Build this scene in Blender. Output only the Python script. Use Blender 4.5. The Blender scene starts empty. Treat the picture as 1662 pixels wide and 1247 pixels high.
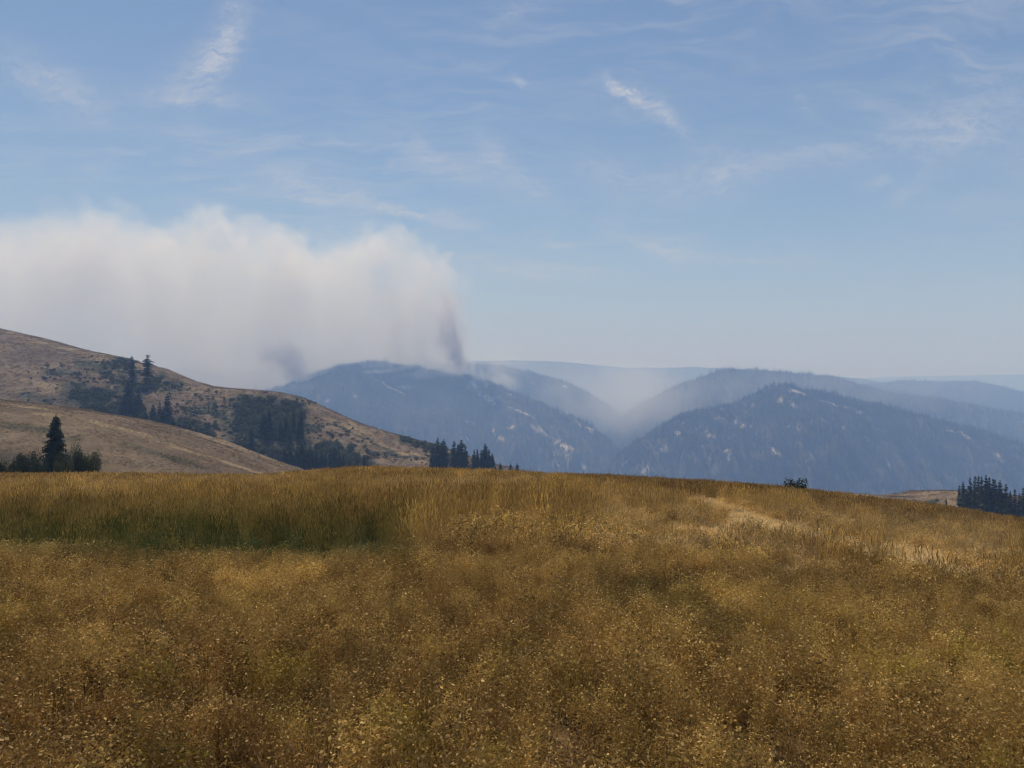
import bpy, math, random
import numpy as np
from mathutils import Vector
from mathutils.bvhtree import BVHTree

R = math.radians
rng = np.random.default_rng(7)
random.seed(7)
S = bpy.context.scene
COL = S.collection

# ------------------------------------------------------------------ camera
F, CX, HY, ZC = 1200.0, 831.0, 603.0, 2.0      # lens in photo pixels, horizon row, eye height
cam = bpy.data.cameras.new("camera")
cam.sensor_width = 36.0
cam.lens = 36.0 * F / 1662.0
cam.shift_y = -(623.5 - HY) / 1662.0
cam.clip_start, cam.clip_end = 0.1, 60000.0
cam_o = bpy.data.objects.new("camera", cam)
COL.objects.link(cam_o)
cam_o.location = (0, 0, ZC)
cam_o.rotation_euler = (R(90), 0, 0)
S.camera = cam_o

# ------------------------------------------------------------------ light
SUN_EL, SUN_AZ = 57.0, -22.0                    # azimuth: degrees to the right of straight ahead
SUN_W, SKY_W, EXPO = 4.3, 0.084, 0.0
S.view_settings.view_transform = 'Standard'
S.view_settings.look = 'None'
S.view_settings.gamma = 1.0
S.view_settings.use_curve_mapping = False
S.view_settings.exposure = EXPO
sun = bpy.data.lights.new("sun", 'SUN')
sun.energy, sun.angle, sun.color = SUN_W, R(0.53), (1.0, 0.95, 0.87)
sun_o = bpy.data.objects.new("sun", sun)
COL.objects.link(sun_o)
_d = Vector((math.sin(R(SUN_AZ)) * math.cos(R(SUN_EL)), math.cos(R(SUN_AZ)) * math.cos(R(SUN_EL)), math.sin(R(SUN_EL))))
sun_o.rotation_euler = _d.to_track_quat('Z', 'Y').to_euler()
sun_o.location = (0, 0, 500)


class NT:
    """a small wrapper that adds and wires nodes"""
    def __init__(s, tree):
        s.t = tree

    def n(s, typ, **kw):
        nd = s.t.nodes.new(typ)
        for k, v in kw.items():
            setattr(nd, k, v)
        return nd

    def put(s, sock, v):
        if hasattr(v, 'is_output'):
            s.t.links.new(v, sock)
        elif v is not None:
            sock.default_value = v

    def m(s, op, a, b=None, c=None, clamp=False):
        nd = s.n('ShaderNodeMath', operation=op, use_clamp=clamp)
        for i, v in enumerate((a, b, c)):
            if v is not None:
                s.put(nd.inputs[i], v)
        return nd.outputs[0]

    def vm(s, op, a, b=None, out=0):
        nd = s.n('ShaderNodeVectorMath', operation=op)
        s.put(nd.inputs[0], a)
        if b is not None:
            s.put(nd.inputs['Scale'] if op == 'SCALE' else nd.inputs[1], b)
        return nd.outputs[out]

    def mapr(s, v, a, b, c=0.0, d=1.0, smooth=True):
        nd = s.n('ShaderNodeMapRange', interpolation_type='SMOOTHSTEP' if smooth else 'LINEAR')
        nd.clamp = True
        for i, q in enumerate((v, a, b, c, d)):
            s.put(nd.inputs[i], q)
        return nd.outputs[0]

    def noise(s, vec, scale, detail=4.0, rough=0.55, dist=0.0, col=False, lac=2.0):
        nd = s.n('ShaderNodeTexNoise')
        s.put(nd.inputs['Vector'], vec)
        nd.inputs['Scale'].default_value = scale
        nd.inputs['Detail'].default_value = detail
        nd.inputs['Roughness'].default_value = rough
        nd.inputs['Distortion'].default_value = dist
        nd.inputs['Lacunarity'].default_value = lac
        return nd.outputs[1 if col else 0]

    def mix(s, f, a, b, blend='MIX'):
        nd = s.n('ShaderNodeMix', data_type='RGBA', blend_type=blend)
        s.put(nd.inputs[0], f)
        s.put(nd.inputs[6], a if hasattr(a, 'is_output') else tuple(a) + (1.0,))
        s.put(nd.inputs[7], b if hasattr(b, 'is_output') else tuple(b) + (1.0,))
        return nd.outputs[2]

    def mapping(s, vec, loc=(0, 0, 0), rot=(0, 0, 0), sc=(1, 1, 1), typ='POINT'):
        nd = s.n('ShaderNodeMapping', vector_type=typ)
        s.put(nd.inputs[0], vec)
        nd.inputs[1].default_value = loc
        nd.inputs[2].default_value = rot
        nd.inputs[3].default_value = sc
        return nd.outputs[0]

    def xyz(s, v):
        nd = s.n('ShaderNodeSeparateXYZ')
        s.put(nd.inputs[0], v)
        return nd.outputs

    def comb(s, x, y, z):
        nd = s.n('ShaderNodeCombineXYZ')
        for i, v in enumerate((x, y, z)):
            s.put(nd.inputs[i], v)
        return nd.outputs[0]

    def attr(s, name, typ='GEOMETRY', out=2):
        nd = s.n('ShaderNodeAttribute', attribute_type=typ, attribute_name=name)
        return nd.outputs[out]


# ------------------------------------------------------------------ sky with thin cirrus
world = bpy.data.worlds.new("World")
S.world = world
world.use_nodes = True
W = NT(world.node_tree)
W.t.nodes.clear()
wdir = W.n('ShaderNodeTexCoord').outputs['Generated']
dx, dy, dz = W.xyz(wdir)
dzc = W.m('MAXIMUM', dz, 0.015)
sky = W.n('ShaderNodeTexSky', sky_type='NISHITA')
sky.sun_disc = False
sky.sun_elevation = R(SUN_EL)
sky.sun_rotation = R(SUN_AZ)
sky.altitude = 900.0
sky.air_density, sky.dust_density, sky.ozone_density = 1.0, 0.15, 4.0
W.put(sky.inputs[0], W.comb(dx, dy, dzc))
# cirrus seen on a plane far overhead: the same thin veil goes on all round
pl = W.vm('SCALE', W.comb(dx, dy, 0.0), W.m('DIVIDE', 1.0, W.m('ADD', dzc, 0.12)))
fib = W.noise(W.mapping(W.vm('ADD', pl, W.vm('SCALE', W.vm('SUBTRACT', W.noise(pl, 2.5, 3, .6, col=True), (.5, .5, .5)), .35)), rot=(0, 0, R(35)), sc=(2.0, 7.0, 1)), 1.6, 7.0, 0.68, 0.4)
broad = W.noise(W.mapping(pl, loc=(3.1, 1.7, 0)), 0.55, 3.0, 0.5)
veil = W.m('MULTIPLY', W.mapr(broad, 0.36, 0.66), W.mapr(fib, 0.40, 0.74))
# the streaks in view, each at its own bearing
fy = W.m('MAXIMUM', dy, 0.2)
uv = W.comb(W.m('DIVIDE', dx, fy), W.m('DIVIDE', dz, fy), 0.0)
wob = W.vm('SUBTRACT', W.noise(uv, 9.0, 5.0, 0.6, col=True), (0.5, 0.5, 0.5))
wob2 = W.vm('SUBTRACT', W.noise(uv, 40.0, 4.0, 0.65, col=True), (0.5, 0.5, 0.5))
uvd = W.vm('ADD', uv, W.vm('ADD', W.vm('SCALE', wob, 0.07), W.vm('SCALE', wob2, 0.022)))
STREAKS = [  # photo pixel ends, half width, strength
    (388, 0, 330, 150, 24, .62), (360, 60, 262, 160, 26, .34), (300, 150, 420, 182, 12, .30), (180, 128, 310, 150, 14, .2),
    (30, 100, 190, 195, 26, .34), (0, 90, 120, 150, 30, .2), (400, 255, 590, 335, 26, .36), (560, 322, 770, 366, 9, .62),
    (985, 124, 1050, 165, 11, .85), (1050, 160, 1120, 225, 10, .55), (832, 132, 864, 146, 6, .6), (1290, 155, 1335, 190, 12, .25),
    (650, 222, 765, 290, 16, .4), (780, 215, 830, 310, 24, .4), (830, 290, 910, 330, 20, .3), (920, 265, 1060, 290, 28, .36),
    (1070, 300, 1250, 280, 34, .46), (1230, 270, 1420, 235, 20, .32), (1010, 340, 960, 380, 14, .2), (1450, 240, 1662, 170, 46, .42),
    (1440, 320, 1500, 290, 12, .3), (1500, 330, 1662, 320, 16, .26), (1390, 290, 1440, 286, 8, .3), (1010, 385, 1140, 415, 15, .6),
    (720, 430, 990, 446, 16, .5), (1120, 428, 1360, 434, 9, .45), (880, 390, 930, 400, 10, .3), (860, 10, 780, 60, 18, .25),
    (1240, 30, 1270, 15, 14, .15), (1640, 270, 1760, 240, 30, .4)]
acc = None
for (ax, ay, bx_, by_, wd, st) in STREAKS:
    u0, v0, u1, v1 = (ax - CX) / F, (HY - ay) / F, (bx_ - CX) / F, (HY - by_) / F
    L = math.hypot(u1 - u0, v1 - v0)
    loc = W.mapping(uvd, ((u0 + u1) / 2, (v0 + v1) / 2, 0), (0, 0, math.atan2(v1 - v0, u1 - u0)), (L * .52, wd * 1.15 / F, 1), 'TEXTURE')
    d2 = W.vm('DOT_PRODUCT', loc, loc, out=1)
    g = W.m('MULTIPLY', W.m('POWER', 2.718, W.m('MULTIPLY', d2, -1.0)), st * 1.05)
    acc = g if acc is None else W.m('ADD', acc, g)
acc = W.m('MULTIPLY', acc, W.mapr(dy, 0.25, 0.45))
fine = W.noise(W.mapping(uvd, rot=(0, 0, R(33)), sc=(7, 24, 1)), 4.2, 7.0, 0.72, 0.8)
acc = W.m('MULTIPLY', acc, W.mapr(fine, 0.32, 0.68, 0.15, 1.35))
cl = W.m('ADD', W.m('MULTIPLY', acc, 1.0), W.m('MULTIPLY', veil, 0.5), clamp=True)
ccol = W.mix(0.8, sky.outputs[0], (7.2, 7.3, 7.6))
skyc = W.mix(cl, sky.outputs[0], ccol)
bg = W.n('ShaderNodeBackground')
W.put(bg.inputs[0], skyc)
bg.inputs[1].default_value = SKY_W
W.t.links.new(bg.outputs[0], W.n('ShaderNodeOutputWorld').inputs[0])

S.render.engine = 'CYCLES'
cy = S.cycles
cy.use_denoising = True
cy.filter_width = 1.15
cy.max_bounces = 8
cy.diffuse_bounces = 3
cy.transmission_bounces = 4
cy.transparent_max_bounces = 16
cy.volume_bounces = 7
cy.volume_max_steps = 256


# ------------------------------------------------------------------ helpers
def pix(px, py, d):
    """a point at forward distance d that the photo shows at (px, py)"""
    return np.array([(px - CX) / F * d, d, ZC - (py - HY) / F * d])


def hsh(ix, iy, seed):
    h = (ix.astype(np.int64) * 374761393 + iy.astype(np.int64) * 668265263 + seed * 2147483647) & 0x7fffffff
    h = ((h ^ (h >> 13)) * 1274126177) & 0x7fffffff
    return ((h ^ (h >> 16)) & 0xffff) / 65535.0


def gnoise(x, y, seed=0):
    x, y = np.asarray(x, float), np.asarray(y, float)
    ix, iy = np.floor(x), np.floor(y)
    fx, fy_ = x - ix, y - iy
    u = fx * fx * fx * (fx * (fx * 6 - 15) + 10)
    v = fy_ * fy_ * fy_ * (fy_ * (fy_ * 6 - 15) + 10)

    def g(ox, oy):
        a = hsh(ix + ox, iy + oy, seed) * 2 * np.pi
        return np.cos(a) * (fx - ox) + np.sin(a) * (fy_ - oy)
    return ((g(0, 0) * (1 - u) + g(1, 0) * u) * (1 - v) + (g(0, 1) * (1 - u) + g(1, 1) * u) * v) * 1.5


def fbm(x, y, octv=4, seed=0, gain=0.5):
    t, a, n = 0.0, 1.0, 0.0
    for i in range(octv):
        t = t + a * gnoise(x * 2 ** i + 17.3 * i, y * 2 ** i - 9.1 * i, seed + i)
        n += a
        a *= gain
    return t / n


def sst(a, b, x):
    t = np.clip((x - a) / (b - a), 0, 1)
    return t * t * (3 - 2 * t)


def link(name, me, mat=None, parent=None):
    o = bpy.data.objects.new(name, me)
    COL.objects.link(o)
    if mat and me and not me.materials:
        me.materials.append(mat)
    if parent:
        o.parent = parent
    return o


def mesh(name, v, f, attrs=None, smooth=False):
    me = bpy.data.meshes.new(name)
    v = np.asarray(v, dtype=np.float32)
    if isinstance(f, np.ndarray):
        k = f.shape[1]
        me.vertices.add(len(v))
        me.vertices.foreach_set('co', v.ravel())
        me.loops.add(f.size)
        me.loops.foreach_set('vertex_index', f.astype(np.int32).ravel())
        me.polygons.add(len(f))
        me.polygons.foreach_set('loop_start', np.arange(0, f.size, k, dtype=np.int32))
        me.polygons.foreach_set('loop_total', np.full(len(f), k, dtype=np.int32))
        me.update(calc_edges=True)
    else:
        me.from_pydata(v.tolist(), [], f)
    for k, a in (attrs or {}).items():
        at = me.attributes.new(k, 'FLOAT', 'POINT')
        at.data.foreach_set('value', np.asarray(a, dtype=np.float32))
    if smooth and len(me.polygons):
        me.polygons.foreach_set('use_smooth', np.ones(len(me.polygons), dtype=bool))
    me.validate()
    return me


def tag(o, label=None, cat=None, group=None, kind=None):
    for k, v in (('label', label), ('category', cat), ('group', group), ('kind', kind)):
        if v:
            o[k] = v
    return o


def material(name, rough=0.9):
    m_ = bpy.data.materials.new(name)
    m_.use_nodes = True
    n = NT(m_.node_tree)
    b = n.t.nodes['Principled BSDF']
    b.inputs['Roughness'].default_value = rough
    b.inputs['Specular IOR Level'].default_value = 0.15
    return m_, n, b


def leafy(name, build, trans=0.3, rough=0.7, spec=0.2):
    """two-sided thin plant tissue: part of the light comes through"""
    m_ = bpy.data.materials.new(name)
    m_.use_nodes = True
    n = NT(m_.node_tree)
    b = n.t.nodes['Principled BSDF']
    c = build(n)
    n.put(b.inputs['Base Color'], c)
    b.inputs['Roughness'].default_value = rough
    b.inputs['Specular IOR Level'].default_value = spec
    tr = n.n('ShaderNodeBsdfTranslucent')
    n.put(tr.inputs[0], c)
    mx = n.n('ShaderNodeMixShader')
    mx.inputs[0].default_value = trans
    n.t.links.new(b.outputs[0], mx.inputs[1])
    n.t.links.new(tr.outputs[0], mx.inputs[2])
    n.t.links.new(mx.outputs[0], n.t.nodes['Material Output'].inputs[0])
    return m_


# ------------------------------------------------------------------ haze: closed box round everything
HZ_DENS = 2.2e-4
HZ_COL = (0.37, 0.575, 1.0)
HB = 24000.0
hv = [(x, y, z) for x in (-HB, HB) for y in (-HB, HB) for z in (-961.0, 1120.0)]
hf = [(0, 1, 3, 2), (4, 6, 7, 5), (0, 4, 5, 1), (2, 3, 7, 6), (0, 2, 6, 4), (1, 5, 7, 3)]
hm = bpy.data.materials.new("haze_air")
hm.use_nodes = True
H = NT(hm.node_tree)
H.t.nodes.clear()
pv = H.n('ShaderNodeVolumePrincipled')
pv.inputs['Color'].default_value = HZ_COL + (1,)
pv.inputs['Absorption Color'].default_value = (.80, .80, .80, 1)
pv.inputs['Density'].default_value = HZ_DENS
pv.inputs['Anisotropy'].default_value = 0.0
H.t.links.new(pv.outputs[0], H.n('ShaderNodeOutputMaterial').inputs['Volume'])
tag(link('haze', mesh('haze', hv, hf), hm), kind='stuff')

# ------------------------------------------------------------------ ground and hills
gm, g_, gb = material('valley_ground')
gp = g_.n('ShaderNodeNewGeometry').outputs['Position']
g_.put(gb.inputs['Base Color'], g_.mix(g_.mapr(g_.noise(gp, 0.002, 6), .4, .6), (0.05, 0.055, 0.03), (0.16, 0.12, 0.07)))
B_ = 23500.0
tag(link('ground', mesh('ground', [(-B_, -B_, -960), (B_, -B_, -960), (B_, B_, -960), (-B_, B_, -960)], [(0, 1, 2, 3)]), gm), kind='structure')


def to_px(x, y, z):
    y = np.maximum(y, 0.5)
    return CX + F * x / y, HY - F * (z - ZC) / y


def blob_mask(px, py, blobs):
    m_ = np.zeros_like(px)
    for (ax, ay, bx_, by_, w) in blobs:
        ex, ey = bx_ - ax, by_ - ay
        l2 = max(ex * ex + ey * ey, 1e-6)
        t = np.clip(((px - ax) * ex + (py - ay) * ey) / l2, 0, 1)
        d = np.hypot(px - ax - t * ex, py - ay - t * ey)
        m_ = np.maximum(m_, 1 - sst(w * .6, w * 1.25, d))
    return m_


TERR = {}


class Hill:
    """one ridge as a height field: a crest line, a front face that falls towards the meadow and a back face"""
    def __init__(s, name, crest, slope, rnd, front, back, res, amp, lam, seed, crest_amp=0.0, mat=None, paint=None, slope_b=None):
        P = np.array([pix(*c) for c in crest])
        o_ = np.argsort(P[:, 0])
        P = P[o_]
        s.P = P
        xs = np.arange(P[0, 0], P[-1, 0] + res, res)
        k = np.concatenate((-np.geomspace(res * .35, front, int(2.2 * front / res / 2))[::-1], [0.0], np.geomspace(res * .5, back, max(4, int(back / res / 2)))))
        X = np.repeat(xs[:, None], len(k), 1)
        sm = lambda col: np.interp(xs, P[:, 0], P[:, col])
        w = max(1, int(12 * (P[-1, 0] - P[0, 0]) / 1662 / res))
        ker = np.hanning(2 * w + 3)[1:-1]
        ker /= ker.sum()
        cz = np.convolve(np.pad(sm(2), w + 0, mode='edge'), ker, 'valid')[:len(xs)]
        cyy = np.convolve(np.pad(sm(1), w + 0, mode='edge'), ker, 'valid')[:len(xs)]
        Y = cyy[:, None] + k[None, :]
        sl = np.where(k < 0, slope, slope_b or slope)
        drop = sl * (np.sqrt(k * k + rnd * rnd) - rnd)
        n1 = fbm(X / lam[0] + 0.35 * Y / lam[1], Y / lam[1], 5, seed)
        n1 = n1 - 1.3 * np.abs(fbm(X / lam[0] * 1.7 - 0.5 * Y / lam[1], Y / lam[1] * .8, 4, seed + 40)) - .5 * np.abs(fbm(X / lam[0] * 4.1 + 0.9 * Y / lam[1], Y / lam[1] * 1.6, 3, seed + 47))
        ramp = sst(0, 6 * rnd + 0.25 * front, np.abs(k))[None, :]
        Z = cz[:, None] - drop[None, :] + amp * n1 * ramp + crest_amp * fbm(X / lam[0] * 6, Y / lam[0] * 6, 4, seed + 9)
        s.X, s.Y, s.Z = X, Y, Z
        nx, ny = X.shape
        i = np.arange(nx * ny).reshape(nx, ny)
        f = np.stack((i[:-1, :-1], i[1:, :-1], i[1:, 1:], i[:-1, 1:]), -1).reshape(-1, 4)
        v = np.stack((X, Y, Z), -1).reshape(-1, 3)
        px, py = to_px(v[:, 0], v[:, 1], v[:, 2])
        at = paint(v, px, py) if paint else {}
        s.v, s.f, s.at = v, f, at
        s.o = tag(link(name, mesh(name, v, f, at, True), mat), kind='structure')
        s.bvh = BVHTree.FromPolygons([tuple(q) for q in v.tolist()], [tuple(q) for q in f.tolist()])

    def hit(s, px, py):
        d = Vector(((px - CX) / F, 1.0, -(py - HY) / F)).normalized()
        h = s.bvh.ray_cast(Vector((0, 0, ZC)), d)
        return h[0]

    def down(s, x, y):
        h = s.bvh.ray_cast(Vector((x, y, 3000)), Vector((0, 0, -1)))
        return h[0]


# dry-grass hillsides
hgm, h_, hb = material('dry_hill_grass', 0.95)
hp = h_.n('ShaderNodeNewGeometry').outputs['Position']
n_f = h_.noise(h_.mapping(hp, sc=(1, 1.0, 3)), 0.16, 8, 0.7)
n_b = h_.noise(hp, 0.022, 5, 0.6)
n_s = h_.noise(h_.mapping(hp, rot=(0, 0, R(15)), sc=(.12, .5, 1.6)), 0.35, 6, 0.65)
hc = h_.mix(h_.mapr(n_b, .36, .64), (0.145, 0.098, 0.060), (0.24, 0.172, 0.10))
hc = h_.mix(h_.m('MULTIPLY', h_.mapr(n_f, .42, .62), .42), hc, (0.09, 0.062, 0.042))
hc = h_.mix(h_.m('MULTIPLY', h_.mapr(n_s, .56, .70), .6), hc, (0.30, 0.21, 0.125))
hc = h_.mix(h_.m('MULTIPLY', h_.attr('pale'), .65), hc, (0.36, 0.26, 0.14))
hc = h_.mix(h_.m('MULTIPLY', h_.attr('scrub'), h_.mapr(n_f, .36, .56, .45, .95)), hc, (0.040, 0.046, 0.026))
h_.put(hb.inputs['Base Color'], hc)
bmp = h_.n('ShaderNodeBump')
bmp.inputs['Strength'].default_value = 0.9
bmp.inputs['Distance'].default_value = 0.8
h_.put(bmp.inputs['Height'], h_.noise(hp, 0.9, 6, 0.7))
h_.put(hb.inputs['Normal'], bmp.outputs[0])

# forested mountains
fgm, f_, fb = material('mountain_floor', 0.95)
fp = f_.n('ShaderNodeNewGeometry').outputs['Position']
fc = f_.mix(f_.mapr(f_.noise(fp, 0.006, 6, .6), .4, .62), (0.045, 0.045, 0.026), (0.085, 0.070, 0.042))
fc = f_.mix(f_.m('MULTIPLY', f_.attr('pale'), f_.mapr(f_.noise(fp, 0.035, 6, .7), .36, .52, .2, 1)), fc, (0.58, 0.46, 0.32))
f_.put(fb.inputs['Base Color'], fc)


def paint_big(v, px, py):
    scrub = blob_mask(px + 9 * fbm(v[:, 0] / 14, v[:, 1] / 14, 3, 3), py + 7 * fbm(v[:, 0] / 14, v[:, 1] / 14, 3, 5), [
        (175, 592, 212, 590, 10), (205, 612, 215, 690, 26), (120, 640, 190, 680, 26), (215, 680, 320, 712, 24), (240, 620, 262, 612, 10),
        (300, 668, 345, 664, 7), (265, 632, 295, 626, 9), (390, 662, 480, 668, 24), (400, 700, 470, 700, 40), (400, 740, 560, 745, 28), (560, 740, 600, 752, 12),
        (655, 712, 720, 724, 11), (600, 732, 680, 745, 3), (480, 640, 495, 646, 4), (500, 690, 520, 694, 4), (545, 690, 640, 735, 2),
        (75, 605, 125, 606, 6), (40, 640, 85, 656, 8), (130, 590, 170, 600, 10), (345, 660, 372, 690, 9)])
    pale = blob_mask(px + 12 * fbm(v[:, 0] / 20, v[:, 1] / 20, 3, 8), py + 6 * fbm(v[:, 0] / 20, v[:, 1] / 20, 3, 9), [
        (0, 540, 300, 614, 3), (320, 670, 370, 672, 2), (230, 628, 262, 629, 2), (345, 700, 360, 720, 8), (560, 690, 680, 745, 9), (500, 716, 540, 722, 2), (620, 705, 700, 723, 3),
        (20, 615, 120, 640, 9), (160, 634, 185, 640, 6), (400, 636, 490, 650, 2), (110, 650, 140, 680, 10)]) * sst(-.3, .25, fbm(v[:, 0] / 26, v[:, 1] / 16, 4, 17))
    return {'scrub': scrub, 'pale': pale * (1 - scrub)}


def paint_knoll(v, px, py):
    q = 6 * fbm(v[:, 0] / 9, v[:, 1] / 9, 3, 13)
    scrub = blob_mask(px + q, py + q, [(0, 745, 60, 755, 14), (110, 745, 155, 755, 14), (110, 715, 130, 712, 8), (200, 720, 330, 760, 5), (0, 690, 80, 700, 7)]) * .6
    pale = blob_mask(px + 2 * q, py + q * .5, [(0, 655, 100, 667, 2), (100, 667, 440, 774, 2.2), (280, 755, 340, 748, 5), (150, 686, 240, 708, 4), (40, 672, 90, 676, 3), (-20, 652, 440, 770, 0.1)])  # crest strips put the bright rim light into the colour; other patches paler grass
    pale = pale * sst(-.3, .25, fbm(v[:, 0] / 16, v[:, 1] / 8, 4, 15))
    return {'scrub': scrub, 'pale': pale}


def paint_right(v, px, py):
    return {'scrub': blob_mask(px, py, [(1500, 818, 1520, 814, 4)]), 'pale': blob_mask(px, py, [(1380, 804, 1435, 806, 5), (1540, 815, 1600, 835, 5)])}


big = Hill('grassy_hill', [(-160, 500, 800), (-60, 520, 780), (0, 535, 760), (60, 548, 745), (130, 567, 730), (200, 582, 715), (260, 598, 705), (300, 615, 698), (340, 628, 690), (400, 633, 680),
           (450, 637, 672), (485, 645, 665), (520, 660, 655), (580, 688, 640), (640, 706, 620), (700, 722, 602), (760, 742, 585), (800, 755, 575), (840, 763, 562), (900, 790, 550)],
           .30, 20, 340, 120, 2.6, 10, (90, 240), 21, .9, hgm, paint_big)
knoll = Hill('knoll', [(-160, 634, 250), (-60, 645, 255), (0, 652, 258), (60, 658, 260), (100, 665, 260), (150, 676, 260), (200, 690, 260), (250, 706, 259), (300, 722, 258), (350, 741, 256),
             (400, 760, 254), (440, 774, 252), (520, 806, 250)], .14, 9, 130, 60, 1.4, 1.6, (40, 60), 33, .25, hgm, paint_knoll)
rhill = Hill('far_right_hill', [(1300, 830, 400), (1350, 812, 400), (1370, 806, 400), (1385, 803.5, 400), (1430, 806, 400), (1445, 810.5, 400), (1500, 810.5, 395), (1540, 804, 390), (1570, 800, 388), (1620, 803, 386),
              (1662, 808, 384), (1760, 815, 380)], .16, 8, 150, 60, 2.0, 2.0, (40, 80), 41, .15, hgm, paint_right)


def mountain_paint(blobs, thr, seed, bias=None):
    def p(v, px, py):
        n = fbm(v[:, 0] / 80 + v[:, 1] / 300, v[:, 1] / 150 - v[:, 0] / 400, 5, seed, .66)
        t = thr - (bias(px, py) if bias else 0)
        a = sst(t, t + .07, n)
        q = 5 * fbm(v[:, 0] / 45, v[:, 1] / 60, 3, seed + 3)
        b = blob_mask(px + q, py + .7 * q, blobs) * sst(-.25, .1, fbm(v[:, 0] / 26, v[:, 1] / 60, 3, seed + 5)) if blobs else 0
        return {'pale': np.maximum(a, b)}
    return p


fire_bl = [(600, 612, 625, 622, 1.5), (622, 624, 655, 640, 2), (768, 622, 782, 640, 3), (780, 640, 800, 654, 4), (828, 632, 850, 640, 2), (790, 605, 830, 625, 1.5),
           (800, 700, 818, 712, 2), (862, 688, 872, 700, 3), (874, 692, 890, 712, 3), (905, 715, 930, 732, 4), (902, 735, 906, 755, 3), (920, 735, 926, 752, 3), (955, 680, 970, 700, 3),
           (970, 690, 1000, 715, 4), (905, 665, 920, 675, 2), (935, 680, 941, 690, 2), (825, 660, 862, 676, 1.5), (600, 640, 606, 644, 2), (880, 705, 890, 711, 2), (985, 700, 998, 724, 3)]
right_bl = [(1076, 718, 1086, 730, 4), (1072, 728, 1080, 734, 2), (1128, 712, 1140, 722, 3), (1176, 732, 1184, 742, 4), (1096, 700, 1102, 706, 2), (1195, 688, 1206, 692, 2), (1215, 690, 1225, 692, 2),
            (1108, 685, 1112, 687, 2), (1005, 757, 1022, 745, 2.5), (1148, 743, 1152, 748, 2), (1240, 615, 1250, 622, 3), (1268, 648, 1290, 660, 4), (1285, 634, 1310, 638, 2.5), (1332, 650, 1375, 662, 2),
            (1280, 692, 1296, 697, 2), (1358, 693, 1378, 698, 2.5), (1346, 688, 1350, 692, 2), (1155, 672, 1165, 678, 2), (1152, 660, 1160, 664, 1.5), (1540, 700, 1560, 703, 2.5), (1565, 703, 1580, 718, 3), (1618, 740, 1630, 747, 3),
            (1255, 730, 1262, 735, 2), (1400, 710, 1410, 716, 2), (1385, 668, 1400, 670, 2), (1420, 738, 1424, 742, 1.5), (1040, 758, 1044, 775, 2), (1050, 762, 1056, 774, 2), (1222, 655, 1226, 660, 1.5)]
fire = Hill('burning_ridge', [(330, 656, 4050), (380, 643, 4080), (430, 636, 4100), (480, 625, 4120), (520, 613, 4140), (545, 600, 4150), (575, 596, 4150), (600, 606, 4130), (625, 622, 4100), (655, 637, 4060), (705, 653, 3990),
             (742, 665, 3930), (780, 684, 3860), (820, 714, 3760), (860, 748, 3650), (900, 790, 3540), (940, 840, 3430)],
            .40, 60, 1500, 700, 17, 170, (420, 800), 51, 22, fgm, mountain_paint(fire_bl, .40, 61, lambda px, py: .1 * sst(700, 900, px)))
fire2 = Hill('smoking_ridge', [(430, 640, 4560), (500, 612, 4560), (545, 596, 4560), (575, 592, 4550), (605, 588, 4540), (640, 590, 4520), (680, 598, 4480),
            (720, 605, 4430), (760, 611, 4360), (800, 624, 4280), (840, 641, 4190), (880, 656, 4080), (920, 673, 3960), (960, 693, 3840), (1000, 727, 3700), (1040, 772, 3550), (1080, 820, 3430)],
            .40, 60, 1500, 900, 17, 170, (460, 900), 53, 22, fgm, mountain_paint(fire_bl, .42, 61, lambda px, py: .2 * sst(860, 980, px)))
right = Hill('forested_ridge', [(930, 820, 3150), (960, 795, 3170), (990, 762, 3190), (1010, 738, 3210), (1040, 716, 3240), (1080, 692, 3270), (1110, 674, 3300), (1140, 668, 3330), (1174, 664, 3350), (1205, 653, 3380), (1232, 640, 3410), (1252, 629, 3430),
             (1272, 624, 3430), (1294, 633, 3430), (1340, 638, 3420), (1390, 652, 3400), (1440, 662, 3370), (1500, 678, 3340), (1560, 694, 3300), (1610, 707, 3260), (1662, 724, 3220), (1760, 756, 3150)],
             .40, 60, 1500, 900, 16, 165, (420, 900), 71, 22, fgm, mountain_paint(right_bl, .40, 81))
rback = Hill('back_ridge', [(960, 730, 4500), (1000, 692, 4550), (1040, 657, 4600), (1090, 632, 4650), (1140, 612, 4700), (1180, 600, 4700), (1240, 603, 4700), (1300, 608, 4700), (1360, 614, 4700), (1400, 629, 4700), (1450, 639, 4650),
             (1520, 646, 4600), (1600, 663, 4550), (1662, 673, 4500), (1760, 695, 5200)], .36, 80, 1800, 900, 30, 120, (700, 1100), 91, 20, fgm, mountain_paint([], .47, 93))
lback = Hill('valley_ridge', [(680, 600, 5900), (780, 591, 5900), (830, 597, 5850), (870, 607, 5800), (920, 621, 5700), (960, 641, 5600), (1000, 668, 5500), (1040, 705, 5400), (1080, 760, 5300)],
             .36, 80, 1800, 900, 30, 120, (700, 1100), 97, 20, fgm, mountain_paint([], .40, 99))
lfar = Hill('smoky_ridge', [(80, 612, 5600), (200, 603, 5600), (280, 601, 5600), (310, 597, 5600), (330, 601, 5600), (360, 614, 5600), (395, 618, 5500), (405, 622, 5500), (440, 630, 5400), (480, 626, 5400), (560, 640, 5300)],
            .36, 80, 1500, 900, 34, 90, (700, 1100), 101, 8, fgm, mountain_paint([], .50, 103))
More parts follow.
